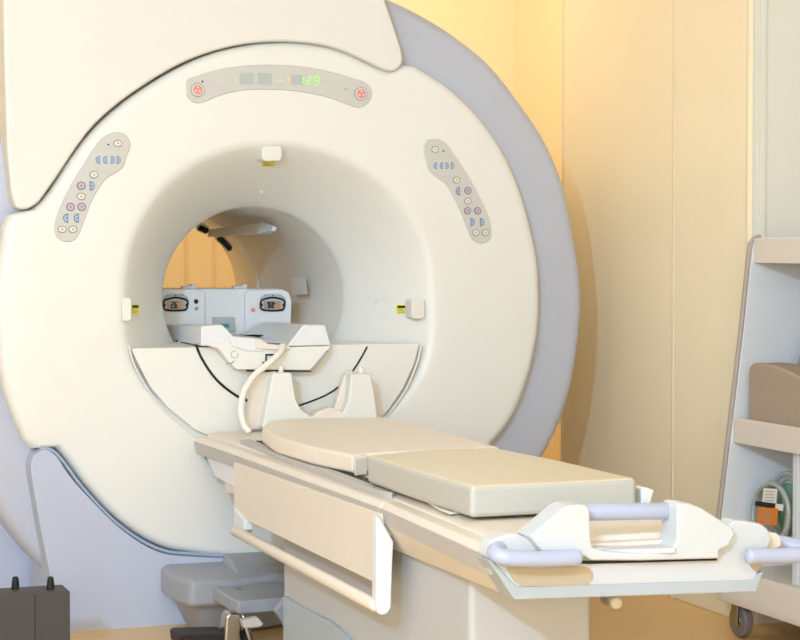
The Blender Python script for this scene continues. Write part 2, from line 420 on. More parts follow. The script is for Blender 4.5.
c = U(202.5, 81.5, 'y', YB_); disc('sensor_dot', c, 1*k, 1*k, .001, 'black', cp, 10)
def strokes(L, m, nm, par, r=.0016):
    for s_ in L:
        tube(nm, [U(x, y, 'y', YB_-.0005) for x, y in s_], r, m, par, seg=6, smooth=False, cap=False)
strokes([[(219, 83), (219.5, 80), (222, 79), (224, 81), (223, 83)], [(226, 86), (226.5, 84.5)], [(233, 81), (236, 82.5), (238, 80), (236.5, 77.5)], [(234, 78.5), (236.5, 77.5)],
         [(277, 80.5), (283, 80.5)], [(278.5, 78.5), (282, 78.5)], [(322.5, 81), (327, 81.2)], [(335.5, 84), (337.5, 82.5), (340, 83)], [(332, 90), (333, 88)]], 'icon', 'panel_icon', cp)
strokes([[(289.5, 77.5), (288.8, 80), (289.5, 82)]], 'amber', 'amber_icon', cp)
strokes([[(344.5, 90.5), (345.5, 88), (347, 90.5)]], 'rim', 'panel_icon', cp, .001)
# digits 129
def seg7(x, y, w, h, on):
    sl = 1.2
    pt = dict(a=[(x+sl, y), (x+w+sl, y)], b=[(x+w+sl, y), (x+w+sl/2, y+h/2)], c=[(x+w+sl/2, y+h/2), (x+w, y+h)], d=[(x, y+h), (x+w, y+h)], e=[(x+sl/2, y+h/2), (x, y+h)], f=[(x+sl, y), (x+sl/2, y+h/2)], g=[(x+sl/2, y+h/2), (x+w+sl/2, y+h/2)])
    for q in on:
        (xa, ya), (xb, yb) = pt[q]; dx, dy = (xb-xa)*.14, (yb-ya)*.14
        tube('digit_segment', [U(xa+dx, ya+dy, 'y', YB_-.0015), U(xb-dx, yb-dy, 'y', YB_-.0015)], .0014, 'green', cp, seg=6, smooth=False, cap=False)
seg7(299.2, 76.8, 3.6, 7, 'bc'); seg7(306.3, 77, 4.2, 7.3, 'abged'); seg7(313.8, 77.2, 4.2, 7.5, 'abcdfg')
# left panel
lp = [(112, 133), (121, 132.5), (128.5, 138), (130.5, 147), (127, 156), (124, 166), (116, 173), (107, 178), (99, 188), (92, 201), (86, 216), (80, 232), (75, 239.5), (66, 242), (57.5, 237.5), (54.5, 228), (57, 216), (64, 199), (73, 182), (84, 164), (95, 147), (103, 138)]
cpl = panel(lp, lab='grey keypad on the left of the bore')
X = lambda x: 50+x/5.567; Yy = lambda y: 130+y/5.567
o_ = disc('keypad_disc', U(X(325), Yy(168), 'y', YB_), 14.2*k/.94, 12*k, .0018, 'panel', cpl, 32)
YB_ -= .0
for x, y in ((377, 75), (244, 249), (173, 370), (67, 553), (127, 553)): rbtn(cpl, X(x), Yy(y))
for x, y in ((173, 310), (114, 428), (176, 428)): rbtn(cpl, X(x), Yy(y), 'purp', 4, 4)
for x, y, f in ((270, 167, -1), (309, 167, -1), (344, 167, 1), (376, 167, 1)): dbtn(cpl, X(x)+(-.6 if f < 0 else .8), Yy(y), f, .85)
for x, y, f in ((233, 311, 1), (88, 491, -1), (147, 491, -1)): dbtn(cpl, X(x), Yy(y), f)
disc('sensor_dot', U(X(325), Yy(81), 'y', YB_), .9*k, .9*k, .001, 'black', cpl, 10)
# right panel
rp = [(434, 139), (427, 141), (424, 149), (425.5, 158), (429, 170), (436, 177), (445, 183), (452, 194), (460, 210), (468, 230), (473, 240), (482, 243.5), (490, 239), (491.5, 230), (488, 215), (480, 197), (469, 177), (458, 160), (448, 145), (441, 140)]
cpr = panel(rp, lab='grey keypad on the right of the bore')
X = lambda x: 415+x/5.82; Yy = lambda y: 135+y/5.82
disc('keypad_disc', U(X(163), Yy(180), 'y', YB_), 12.6*k/.94, 11*k, .0018, 'panel', cpr, 32)
for x, y in ((116, 84), (241, 263), (307, 384), (352, 568), (409, 568)): rbtn(cpr, X(x), Yy(y), rx=3.8)
for x, y in ((307, 324), (305, 441), (363, 441)): rbtn(cpr, X(x), Yy(y), 'purp', 3.7, 3.8)
for x, y, f in ((118, 179, -1), (153, 179, -1), (186, 179, 1), (217, 179, 1)): dbtn(cpr, X(x), Yy(y), f, .78)
for x, y, f in ((250, 326, -1), (334, 507, 1), (389, 507, 1)): dbtn(cpr, X(x), Yy(y), f, .95)
disc('sensor_dot', U(X(165), Yy(93), 'y', YB_), .9*k, .9*k, .001, 'black', cpr, 10)
# small studs in the flare
for x, y in ((261, 192), (336, 300)):
    c = U(x, y, 'y', -.05); 
# ---- inside the bore: overhead bar with vent slots at the far ring, wall plate
A0 = U(211, 233, 'y', 1.0); B0 = U(264, 228, 'y', .36)
lampb = hexa('overhead_bar', [A0+Vector(v) for v in ((-.016, 0, -.016), (.02, 0, -.016), (.03, 0, .012), (-.01, 0, .014))],
     [B0+Vector(v) for v in ((-.022, 0, -.018), (.02, 0, -.022), (.028, 0, .004), (-.01, 0, .02))], 'tunnel', sc, .004)
hexa('bar_tip', [B0+Vector(v) for v in ((-.022, 0, -.02), (.022, 0, -.024), (.03, 0, .006), (-.01, 0, .022))],
     [B0+Vector(v)+Vector((0, -.09, 0)) for v in ((.0, 0, -.01), (.016, 0, -.012), (.022, 0, .0), (.006, 0, .008))], 'coolwhite', lampb, .002)
def slot(th0, th1, y, rad):
    P = [Vector((rad*math.cos(t), y, BZ+rad*math.sin(t))) for t in [th0+(th1-th0)*i/6 for i in range(7)]]
    tube('slot_rim', P, .017, 'coolwhite', sc, seg=12, n=2); 
    P2 = [p+Vector((0, -.014, -.004)) for p in P]
    tube('vent_slot', P2, .011, 'black', sc, seg=10, n=2)
def angof(px, py, y):
    p = U(px, py, 'y', y); return math.atan2(p.z-BZ, p.x), math.hypot(p.x, p.z-BZ)
t0, r0 = angof(199, 227, 1.04); t1, r1 = angof(206, 230, 1.04); slot(t0, t1, 1.04, (r0+r1)/2); print('slot', r0, r1)
t0, r0 = angof(220, 238, 1.0); t1, r1 = angof(233, 247, 1.0); slot(t0, t1, 1.04, (r0+r1)/2); print('slot', r0, r1)
def onwall(px, py):
    d = ray(px, py); best = None
    a_ = d.x**2+d.z**2; o = Vector((CAM.x, 0, CAM.z-BZ)); b2 = 2*(o.x*d.x+o.z*d.z); c_ = o.x**2+o.z**2-.296**2
    t = (-b2+math.sqrt(b2*b2-4*a_*c_))/(2*a_); return CAM+d*t
P = [onwall(*q) for q in ((291, 278), (305, 277), (307, 294), (293, 295))]
hexa('wall_plate', P, [p+Vector(((-p.x), 0, (BZ-p.z)))*.006 for p in P], 'coolwhite', sc, .001)
# ---------------------------------------------------------------- connector box inside the bore
YC = .32
cb = thing('coil_connector_box', 'white connector box with two framed sockets in the scanner bore', 'connector box', (0, YC, FZ))
PC = lambda x, y, d=0: U(x, y, 'y', YC-d)
o1 = [PC(*q) for q in ((160, 341), (157, 320), (157, 298), (163, 289), (172, 288.5), (280, 288.5), (287, 291), (291, 300), (291, 320), (289, 341))]
for p in o1: p.z = max(p.z, FZ+.001)
prism('housing', o1, 'y', YC, YC+.14, 'coolwhite', cb, .008)
for s_, q in ((0, ((157, 291), (163, 289), (200, 289), (205, 293), (205, 341), (160, 341), (157, 318))), (1, ((244, 341), (244, 293), (249, 290), (280, 289), (288, 292), (291, 300), (290, 341)))):
    o1 = [PC(*z) for z in q]
    for p in o1: p.z = max(p.z, FZ+.001)
    prism('raised_panel', o1, 'y', YC-.012, YC+.01, 'coolwhite', cb, .006)
for cx in (175.5, 272.5):
    fr = prism('socket_frame', [PC(x, y, .012) for x, y in ((cx-12, 297), (cx-7, 294), (cx+7, 294), (cx+12, 297), (cx+13, 305), (cx+11, 311), (cx-11, 311), (cx-13, 305))], 'y', YC-.019, YC-.01, 'slate', cb, .003)
    tube('socket_ring', [PC(x, y, .02) for x, y in ((cx-11, 300), (cx, 297.5), (cx+11, 300), (cx+12, 305), (cx+9, 310), (cx-9, 310), (cx-12, 305), (cx-11, 300))], .0035, 'black', fr, seg=8, n=4, cap=False)
    pr = lambda x0, y0, x1, y1, m, nm, d: (lambda a_, b_: box(nm, (a_.x, b_.x, YC-d, YC-.012, a_.z, b_.z), m, fr, 0))(PC(x0, y1, d), PC(x1, y0, d))
    pr(cx-8.5, 301, cx+8.5, 309, 'dock', 'socket_plate', .021)
    for gx, m_ in ((-8, 'gold'), (-4.6, 'darkbox'), (-1.2, 'darkbox'), (3.5, 'gold'), (5.6, 'gold')): pr(cx+gx, 301.5, cx+gx+(1.4 if m_ == 'gold' else 2.8), 308.5, m_, 'contact_strip', .023)
    for gx, gy in ((-4.5, 303), (-2.5, 306), (1.5, 303.5)): disc('pin', PC(cx+gx, gy, .022), 1.1*.0035, 1.1*.0035, .003, 'metal' if cx < 200 else 'black', fr, 10)
    for gx in (-11, 11): disc('socket_screw', PC(cx+gx, 305, .02), 1.3*.0035, 1.6*.0035, .004, 'black', fr, 10)
    for gx, m in ((-8, 'pcb'), (0, 'black'), (8, 'red')): disc('indicator', PC(cx+gx, 295.2, .018), .8*.0035, .7*.0035, .003, m, fr, 8)
disc('jack', PC(196, 301.5, .011), 2.2*.0037, 2.4*.0035, .003, 'black', cb, 16)
disc('jack', PC(196.3, 308.5, .011), 1.9*.0037, 1.9*.0035, .003, 'rim', cb, 16)
disc('red_button', PC(253, 310, .011), 2.2*.0037, 2.2*.0035, .004, 'red', cb, 16)
pl = prism('recess_frame', [PC(*q) for q in ((212, 317), (234, 317), (235, 332), (213, 332))], 'y', YC-.012, YC+.01, 'grey', cb, .003)
prism('recess_plate', [PC(*q) for q in ((214.5, 319), (232, 319), (232.5, 330), (215, 330))], 'y', YC-.014, YC-.005, 'slate', pl, .001)
prism('circuit_strip', [PC(*q) for q in ((219, 323.5), (228, 323.5), (228, 327.5), (219, 327.5))], 'y', YC-.016, YC-.01, 'pcb', pl, .0005)
for x in (184, 235):
    h1 = prism('clip', [PC(*q) for q in ((x, 289), (x, 286.5), (x+9, 286), (x+9, 284.5), (x+13.5, 284.5), (x+13.5, 289))], 'y', YC+.02, YC+.05, 'white', cb, .001)
# ---------------------------------------------------------------- sliding tabletop end inside the bore
st = thing('tabletop_end', 'end of the sliding tabletop on the bore floor, with two raised grey side rails', 'tabletop', (0, -.1, FZ))
YT = YF-.07
def rail(pf, pb, yb, nm='side_rail'):
    f = [U(x, y, 'y', YT) for x, y in pf]; bb = [U(x, y, 'y', yb) for x, y in pb]
    for p in f+bb: p.z = max(p.z, FZ+.001)
    return hexa(nm, f, bb, 'coolwhite', st, .004)
rail([(201, 346), (201, 326), (222, 324.5), (243, 346)], [(164, 339), (165, 325), (186, 324), (204, 338)], YC-.03)
rail([(287, 349), (303, 325), (325, 325), (331, 349)], [(233, 340), (262, 322.5), (279, 322.5), (286, 340)], YC-.03)
fbk = [U(x, y, 'y', YT-.004) for x, y in ((200, 343), (243, 343), (287, 347), (331, 346), (327, 352), (310, 370.5), (237, 369.5), (228, 361), (219, 349))]
prism('front_block', fbk, 'y', YT-.004, YF-.0135, 'cream', st, .003)
pb_ = lambda q, m, nm, d=.007, bv=.0005: prism(nm, [U(x, y, 'y', YT-d) for x, y in q], 'y', YT-d, YT-.002, m, st, bv)
tube('gap_line', [U(x, y, 'y', YT-.005) for x, y in ((226, 364), (231, 363.5), (234, 361))], .002, 'dock', st, seg=6, smooth=False)
pb_(((247, 371.5), (246, 369.8), (310, 370.5), (312, 372)), 'black', 'gap_line')
pb_(((310, 370.6), (327, 350), (328.5, 350.5), (312, 372)), 'dock', 'gap_line')
pb_(((265.5, 354), (274.5, 354), (274.5, 355.8), (267, 355.8), (267, 362), (265.5, 362)), 'black', 'latch_mark')
pb_(((262.5, 362), (270, 362), (270, 363.5), (262.5, 363.5)), 'black', 'latch_mark')
cpt = [U(234.5+3.6*math.cos(t), 354.5+3.4*math.sin(t), 'y', YT-.005) for t in [PI*2*i/16-.5 for i in range(15)]]
tube('circle_mark', cpt, .0014, 'slate', st, seg=6, smooth=False)
ctr = prism('centre_tray', [U(x, y, 'y', YT+.1) for x, y in ((218, 335), (250, 337), (290, 342), (292, 343.5), (216, 343.5))], 'y', YT+.1, YC-.05, 'slate', st, .003)
cn = prism('plug_block', [U(x, y, 'y', YT-.01) for x, y in ((228, 336), (250, 338), (262, 339.5), (266, 346), (262, 352), (245, 351), (232, 346))], 'y', YT-.01, YT+.1, 'coolwhite', st, .004)
pk = prism('plug_arm', [U(x, y, 'y', YT-.014) for x, y in ((255, 340), (264, 341), (268, 344), (290, 346), (290, 350), (268, 349.5), (256, 349))], 'y', YT-.014, YT+.05, 'table', st, .003)
# ---------------------------------------------------------------- patient table
ZT = .60
def T(px, py, z=ZT): return U(px, py, 'z', z)
L = [T(195, 437), T(234, 450), T(380, 502), T(488, 549)]
XE = L[1].x
print('table left', [tuple(round(c, 3) for c in p) for p in L])
YH = min(L[0].y, YF-.04); YFT = L[3].y
XL0, XL1 = L[1].x, L[3].x
R1 = T(648, 492, .61); R2 = T(760, 522, .61); print('table right', R1, R2)
XR0, XR1 = -XL0+.02, .33
pt_ = thing('patient_table', 'cream patient table with grey edge strips, lowered in front of the scanner bore', 'table', (0, -1.7, 0))
def lerp(a, b, t): return a+(b-a)*t
def xl(y):
    P = [(p.y, p.x) for p in L]
    if y > P[0][0]: return P[0][1]
    for i in range(3):
        if P[i+1][0] <= y <= P[i][0]: return lerp(P[i][1], P[i+1][1], (y-P[i][0])/(P[i+1][0]-P[i][0]))
    return P[3][1]
def xr(y): return XR0 if y > -1.6 else lerp(XR0, .345, min(1, (y+1.6)/(YFT+1.6)))
# cross-section: (offset from left edge inwards, z)
def deck(y0, y1, nm, m, prof, n=6, bevel=.004):
    V = []; F = []; k_ = len(prof)*2
    for i in range(n+1):
        y = lerp(y0, y1, i/n)
        for o, z in prof: V.append((xl(y)+o, y, z))
        for o, z in reversed(prof): V.append((xr(y)-o, y, z))
    for i in range(n):
        for j in range(k_): F.append((i*k_+j, i*k_+(j+1) % k_, (i+1)*k_+(j+1) % k_, (i+1)*k_+j))
    F += [tuple(range(k_)), tuple(range((n+1)*k_-1, n*k_-1, -1))]
    return obj(nm, V, F, m, pt_, bevel)
YK = L[1].y; YM = L[2].y
for (a_, b_) in ((YH, YK+.002), (YK-.002, YM+.002), (YM-.002, YFT-.005)):
    deck(a_, b_, 'deck_section', 'table', [(.012, ZT), (.0, ZT-.012), (.0, ZT-.026), (.02, ZT-.06), (.03, ZT+.012)][:1]+[(.0, ZT-.012), (.002, ZT-.03), (.03, ZT-.035)])
# top plateau with slope
deck(YH+.03, YFT+.02, 'deck_top', 'table', [(.075, ZT+.012), (.045, ZT+.003), (.045, ZT-.02)], bevel=.006)
# grey strip
def strip(y0, y1, z0, z1, o0, o1, m, nm, n=6):
    V = []; F = []
    for i in range(n+1):
        y = lerp(y0, y1, i/n)
        for o, z in ((o0, z1), (o1, z0), (o1+.01, z0), (o0+.01, z1)): V.append((xl(y)+o, y, z))
    for i in range(n):
        for j in range(4): F.append((i*4+j, i*4+(j+1) % 4, (i+1)*4+(j+1) % 4, (i+1)*4+j))
    F += [(0, 1, 2, 3), tuple(range((n+1)*4-1, n*4-1, -1))]
    return obj(nm, V, F, m, pt_, .001)
for a_, b_ in ((YH+.004, YK+.004), (YK-.004, YM+.004), (YM-.004, YFT+.0)):
    strip(a_, b_, ZT-.052, ZT-.014, -.003, .004, 'grey', 'edge_strip')
# head-end lower fairing
def SX(px, py, x=None): return U(px, py, 'x', XE+.03 if x is None else x)
q = [(204, 454), (233, 466), (233, 487), (214, 476)]
p1 = [SX(*z, XE+.012) for z in q]
prism('head_fairing', p1, 'x', XE+.012, .2, 'coolwhite', pt_, .004)
tube('fairing_edge', [SX(203.5, 454, XE+.010), SX(214, 476, XE+.010)], .004, 'slate', pt_, seg=8, smooth=False)
box('under_frame', (XE+.06, .2, YFT+.35, YH-.02, ZT-.11, ZT-.02), 'table', pt_, .01)
p1 = [SX(*z, XE+.05) for z in ((217, 470), (236, 470), (236, 505), (232, 503), (226, 486), (217, 483))]
prism('head_bracket', p1, 'x', XE+.05, .12, 'grey', pt_, .002)
p1 = [SX(*z, XE+.03) for z in ((224, 480), (234, 482), (234, 494), (226, 492))]
prism('hinge_block', p1, 'x', XE+.03, .0, 'table', pt_, .002)
# side panel + rail
XS = XE-.004
sp = [SX(*z, XS) for z in ((233.5, 462), (380, 514), (377.5, 582), (377, 584), (234, 514.5))]
side = prism('side_panel', sp, 'x', XS, XS+.03, 'table', pt_, .003)
tube('side_rail', [SX(236, 531.5, XS-.012), SX(375, 605, XS-.012)], .0155, 'table', pt_, seg=20, smooth=False)
eb = [SX(*z, XS-.008) for z in ((233.5, 508), (244, 520), (244, 530), (240, 537), (233.5, 534))]
prism('rail_bracket', eb, 'x', XS-.008, XS+.02, 'coolwhite', pt_, .003)
# end bracket: a plate facing -Y
yb = YM-.035
ebp = [U(*z, 'y', yb) for z in ((375, 515), (379, 518), (392, 541), (391, 560), (389.5, 607), (386, 613), (380, 614.5), (376, 612), (374.5, 600))]
prism('rail_bracket', ebp, 'y', yb-.012, yb+.02, 'coolwhite', pt_, .004)
# foot-side lower fairing (sloping inwards)
top = [SX(383, 515, XE+.005), SX(487, 560, XE-.03)]
fs_t0 = Vector((xl(YM)+.004, YM, ZT-.05)); fs_t1 = Vector((xl(YFT)+.01, YFT+.04, ZT-.05))
lo0 = U(392, 549, 'x', XE+.06); lo1 = U(512, 598, 'x', XL1+.055)
print('lo', lo0, lo1)
hexa('foot_fairing', [fs_t0, fs_t1, lo1, lo0], [fs_t0+Vector((.35, 0, 0)), fs_t1+Vector((.52, 0, 0)), lo1+Vector((.42, 0, 0)), lo0+Vector((.28, 0, 0))], 'table', pt_, .004)
# pedestal
px0 = XE+.075
y_far = U(283, 560, 'x', px0).y; y_near = U(470, 620, 'x', px0).y
xr_ = U(592, 620, 'y', y_near).x
print('pedestal', px0, xr_, y_near, y_far)
box('pedestal', (px0, xr_, y_near, y_far, .04, ZT-.1), 'ped', pt_, .015)
# grey lower skirt around pedestal
sk = [U(x, y, 'x', px0-.012) for x, y in ((283, 596), (300, 607), (330, 622), (352, 642), (283, 642))]
for p in sk: p.z = max(p.z, .0)
prism('pedestal_skirt', sk, 'x', px0-.012, px0+.05, 'slate', pt_, .003)
box('pedestal_base', (px0+.03, xr_-.03, y_near+.05, y_far+.1, 0, .05), 'dock', pt_, .006)
tube('release_lever', [U(606, 599, 'y', y_near+.3), U(616, 603, 'y', y_near-.02)], .014, 'table', pt_, seg=14, smooth=False)
# inset slide rail (grey groove) along deck left of the mattress
g = [T(*z, ZT+.0135) for z in ((240, 441), (250, 440), (400, 491.5), (392, 494), (378, 492))]
prism('slide_rail', g, 'z', ZT-.002, ZT+.0165, 'grey', pt_, .002)
g = [T(*z, ZT+.02) for z in ((256, 440), (262, 440), (392, 486), (384, 487))]
prism('slide_slot', g, 'z', ZT, ZT+.0185, 'black', pt_, .001)
# foot end frame ------------------------------------------------
YE = YFT-.03
E = lambda x, y, d=0: U(x, y, 'y', YE-d)
fe = [E(*z) for z in ((487, 556), (489, 546), (493, 539), (500, 537), (515, 533), (533, 540), (552, 547), (700, 548), (716, 542), (734, 520), (745, 521), (762, 524), (769, 530), (772, 540), (766, 556), (754, 583), (518, 590), (503, 575))]
prism('foot_frame', fe, 'y', YE, YE+.05, 'white', pt_, .006)
us = [E(*z, .004) for z in ((488, 560), (492, 560), (517, 587), (752, 580), (757, 575), (764, 571), (756, 592), (515, 600))]
prism('under_strip', us, 'y', YE-.004, YE+.07, 'slate', pt_, .003)
# inner handle cover
ic = [E(*z, .02) for z in ((528, 536), (562, 507), (568, 504.5), (584, 504), (588, 509), (589, 540), (591, 547), (605, 551), (640, 553), (660, 551), (672, 546), (675, 540), (675, 506), (679, 502.5), (688, 503), (700, 508), (730, 527), (733, 533), (727, 545), (717, 550), (716.5, 558), (640, 560), (590, 560), (583, 556), (540, 551))]
prism('handle_cover', ic, 'y', YE-.03, YE+.04, 'white', pt_, .005)
tube('grip_bar', [E(587, 512, -.02), E(672, 511, -.02)], .0175, 'handle', pt_, seg=20, smooth=False)
gp = [E(*z, .005) for z in ((560, 559.5), (586, 561), (700, 559), (717, 558), (717, 560.5), (588, 564), (560, 563))]
prism('shadow_gap', gp, 'y', YE-.006, YE+.02, 'black', pt_, .0005)
# basin floor seen between the grips
bs = [T(*z, ZT-.01) for z in ((590, 551), (676, 549), (672, 520), (592, 520))]
prism('basin', bs, 'z', ZT-.02, ZT-.008, 'white', pt_, .004)
tube('basin_lip', [U(x, y, 'y', YE+.06) for x, y in ((592, 541), (615, 544), (645, 542), (668, 535))], .005, 'white', pt_, seg=10)
# recess ovals under handles
ro = [E(*z, .004) for z in ((507, 568), (584, 567), (588, 568), (591.5, 570.5), (593.5, 574), (593.5, 578), (592, 581.5), (589, 584), (584, 585.5), (526, 586.5), (520, 585.5), (515, 582))]
prism('grip_recess', ro, 'y', YE-.003, YE+.004, 'cushion', pt_, .0005)
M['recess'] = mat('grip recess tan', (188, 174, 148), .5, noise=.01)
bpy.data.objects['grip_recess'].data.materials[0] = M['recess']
ro = [E(*z, .004) for z in ((756, 572), (751, 566), (752, 560), (758, 556), (768, 555), (763, 566))]
prism('grip_recess', ro, 'y', YE-.003, YE+.004, M['recess'], pt_, .0005)
# corner handles
def hb(P, nm='corner_handle'):
    return tube(nm, P, .0165, 'handle', pt_, seg=20, n=8)
hb([E(510, 544, -.08), E(501, 547, -.02), E(495, 552, .015), E(503, 557, .04), E(522, 559, .045), E(550, 559, .045), E(577, 557.5, .045)])
hb([E(750, 556, .045), E(775, 556, .045), E(800, 555, .045), E(816, 554, .02), E(812, 550, -.04), E(790, 545, -.08), E(764, 540, -.1)])
# white clip behind mattress end on the right
cl = [U(*z, 'y', YFT+.35) for z in ((637, 503), (637, 488), (641, 486), (650, 489), (646, 503))]
prism('side_clip', cl, 'y', YFT+.33, YFT+.37, 'coolwhite', pt_, .003)
# ---------------------------------------------------------------- mattresses
def pad(name, tp, zt, zb, m, label, cat, bev=.012, sub=False, mats=None):
    top_ = [T(x, y, zt) for x, y in tp]
    a_ = [Vector((p.x, p.y, zb)) for p in top_]
    o = hexa(name, a_, top_, m, None, bev, seg=4)
    tag(o, label, cat); return o
ZD = ZT+.017
p1 = pad('foam_pad', [(262, 427), (268, 421), (290, 418.5), (384, 417), (420, 425), (500, 447), (440, 449), (367, 453), (353, 455), (310, 446), (275, 436)], ZD+.05, ZD+.001, 'pad1',
    'thin beige vinyl pad with a rounded end lying nearest the bore on the patient table', 'pad', .01)
pe = [T(*z, ZD+.046) for z in ((353, 456), (366, 454), (367, 457), (355, 459))]
prism('white_piping', pe, 'z', ZD+.002, ZD+.046, 'padend', p1, .003)
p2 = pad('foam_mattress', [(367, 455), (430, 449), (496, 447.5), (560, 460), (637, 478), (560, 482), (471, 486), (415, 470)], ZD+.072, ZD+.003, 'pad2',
    'thick cream foam mattress, top and sides toned for the light on them, at the foot end of the patient table', 'mattress', .012)
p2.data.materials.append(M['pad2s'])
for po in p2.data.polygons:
    if abs(po.normal.z) < .5: po.material_index = 1  # upright faces take the flash-lit tone
# loose strap lying on the deck
stp = [T(*z, ZT+.016) for z in ((420, 491), (425, 497), (447, 508), (476, 511), (450, 513.5), (440, 510), (424, 500))]
tag(prism('loose_strap', stp, 'z', ZT+.0135, ZT+.019, 'table', None, .001), 'small loose cream strap lying on the table edge beside the thick mattress', 'strap')
# ---------------------------------------------------------------- U-shaped head cradle with cable
YU = U(285, 418, 'z', ZD+.03).y
YU = U(268, 428, 'z', ZD+.02).y+.10
print('YU', YU)
Uq = lambda x, y, yy=None: U(x, y, 'y', YU if yy is None else yy)
ha = thing('head_cradle', 'cream U-shaped head cradle with two upright horns at the bore end of the patient table', 'cradle', (0, YU, ZD))
prof = [(262, 428), (268, 400), (273, 373), (292, 373), (293.5, 385), (296, 400), (301, 409), (310, 416), (320, 419), (335, 418), (343, 413), (348, 402), (350, 388), (351, 374), (371, 374), (374, 390), (377, 412), (379, 424), (378, 434), (320, 434)]
f = [Uq(*z) for z in prof]
for p in f: p.z = max(p.z, ZD+.002)
bkf = [p+Vector((0, .24, 0)) for p in f]
prism('cradle_body', f, 'y', YU, YU+.07, 'cream', ha, .006)
tube('horn_peg', [Uq(281, 374, YU+.04), Uq(281, 367, YU+.04)], .008, 'cream', ha, seg=12, smooth=False)
tube('horn_peg', [Uq(361, 374, YU+.04), Uq(361, 368, YU+.04)], .008, 'cream', ha, seg=12, smooth=False)
lw = [Uq(*z, YU+.06) for z in ((245, 438), (250, 384), (262, 373), (276, 371), (276, 438))]
for p in lw: p.z = max(p.z, ZD+.002)
prism('side_wing', lw, 'y', YU+.045, YU+.074, 'table', ha, .006)
lw = [Uq(*z, YU+.06) for z in ((330, 418), (334, 405), (339, 388), (344, 373), (352, 370), (355, 418))]
prism('side_wing', lw, 'y', YU+.045, YU+.074, 'table', ha, .006)
ck = [Uq(*z, YU+.02) for z in ((308, 419), (318, 411), (330, 407), (345, 413), (352, 420))]
prism('inner_cushion', ck, 'y', YU+.01, YU+.07, 'pad1', ha, .006)
CB = [U(283, 346, 'y', YT-.02), U(279, 354, 'y', YT-.05), U(268, 364, 'y', YT-.07), U(254, 376, 'y', YT-.08), U(244, 392, 'y', YT-.09), U(241, 410, 'y', YT-.1), U(244, 425, 'y', YT-.11), U(249, 431, 'y', YT-.12)]
tag(tube('coil_cable', CB, .0105, 'cable', None, seg=14), 'thick ivory cable looping from the tabletop plug down beside the head cradle', 'cable')
# bits at head end of the deck
tag(tube('short_hose', [U(240, 436, 'y', YU+.06), U(250, 437, 'y', YU+.05), U(258, 440, 'y', YU+.04)], .008, 'cable', None, seg=10), 'short ivory hose end lying at the foot of the head cradle', 'hose')
# ---------------------------------------------------------------- docking unit on the floor
dk = thing('floor_dock', 'grey plastic floor docking unit with a rounded shelf and steel caster beside the scanner base', 'docking unit', (-.5, -.6, 0))
YD = YF-.28
q = [(160, 566), (162, 561), (180, 556), (205, 545), (240, 543), (285, 540), (300, 566), (300, 590), (213, 604), (185, 605), (163, 590)]
zt = U(190, 577, 'y', YD).z; print('dock z', zt)
topp = [U(*z, 'z', zt) for z in ((160, 566), (175, 558), (205, 547), (240, 541), (300, 541), (330, 566), (300, 570), (240, 578), (190, 580.5), (172, 575))]
lowp = [p+Vector((0, 0, -.085)) for p in topp]
hexa('dock_shelf', topp, lowp, 'dock', dk, .018, seg=4)
lp_ = [lerp(p, sum(lowp, Vector())/len(lowp), .12) for p in lowp]; lp2 = [lerp(p, sum(lowp, Vector())/len(lowp), .35)+Vector((0, 0, -zt+.09)) for p in lowp]
hexa('dock_skirt', [p+Vector((0, 0, .005)) for p in lp_], lp2, 'dock', dk, .01)
# raised hump on the shelf going back under the table
hump = [U(*z, 'z', zt+.02) for z in ((215, 548), (245, 541), (290, 541), (300, 560), (262, 564), (230, 560))]
hexa('dock_hump', [Vector((p.x, p.y, zt-.01)) for p in topp[2:8]], hump, 'dock', dk, .01)
# small plate on the caster
YD2 = U(215, 614, 'y', -.95).y
z2 = U(232, 603, 'y', -.95).z
pp = [U(*z, 'z', z2) for z in ((210, 585), (215, 583), (262, 580), (283, 582), (292, 595), (289, 597), (238, 601), (232, 599))]
hexa('caster_plate', pp, [p+Vector((0, 0, -.04)) for p in pp], 'dock', dk, .006)
c = U(218+13, 590, 'z', z2); disc_o = cyl('plate_bolt', (c.x+.02, c.y, z2+.001), .012, .004, 'z', 'metal', dk, bevel=.0005)
ar = [U(*z, 'y', -.98) for z in ((274, 611), (285, 598), (296, 598), (303, 606), (303, 640), (294, 640))]
for p in ar: p.z = max(p.z, .0)
prism('dock_arm', ar, 'y', -.99, -.955, 'dock', dk, .003)
c = U(236, 612, 'y', -.95)
cyl('caster_stem', (c.x, c.y+.05, (z2-.04+.09)/2), .022, max(.02, z2-.04-.09), 'z', 'metal', dk)
fk = [U(*z, 'y', -.98) for z in ((225, 616), (229, 612), (240, 613), (243, 619), (240, 632), (242, 645), (223, 645), (224, 630))]
prism('caster_fork', fk, 'y', -.99, -.93, 'metal', dk, .008)
tube('caster_fork', [U(243, 616, 'y', -.97), U(246, 626, 'y', -.98), U(250, 640, 'y', -.98)], .01, 'metal', dk, seg=10)
lv = [U(*z, 'y', -1.0) for z in ((240, 619), (256, 616), (262, 623), (258, 626), (242, 627))]
prism('caster_lever', lv, 'y', -1.02, -.99, 'grey', dk, .003)
c = U(247, 646, 'y', -.98); cyl('caster_wheel', (c.x, -.95, .045), .045, .03, 'x', 'black', dk)
fpz = U(178, 634, 'y', -.98)
fp = [U(*z, 'y', -.95) for z in ((177, 635), (180, 633), (225, 632), (228, 645), (178, 645))]
for p in fp: p.z = max(p.z, .003)
prism('foot_pedal', fp, 'y', -.98, -.86, 'black', dk, .003)
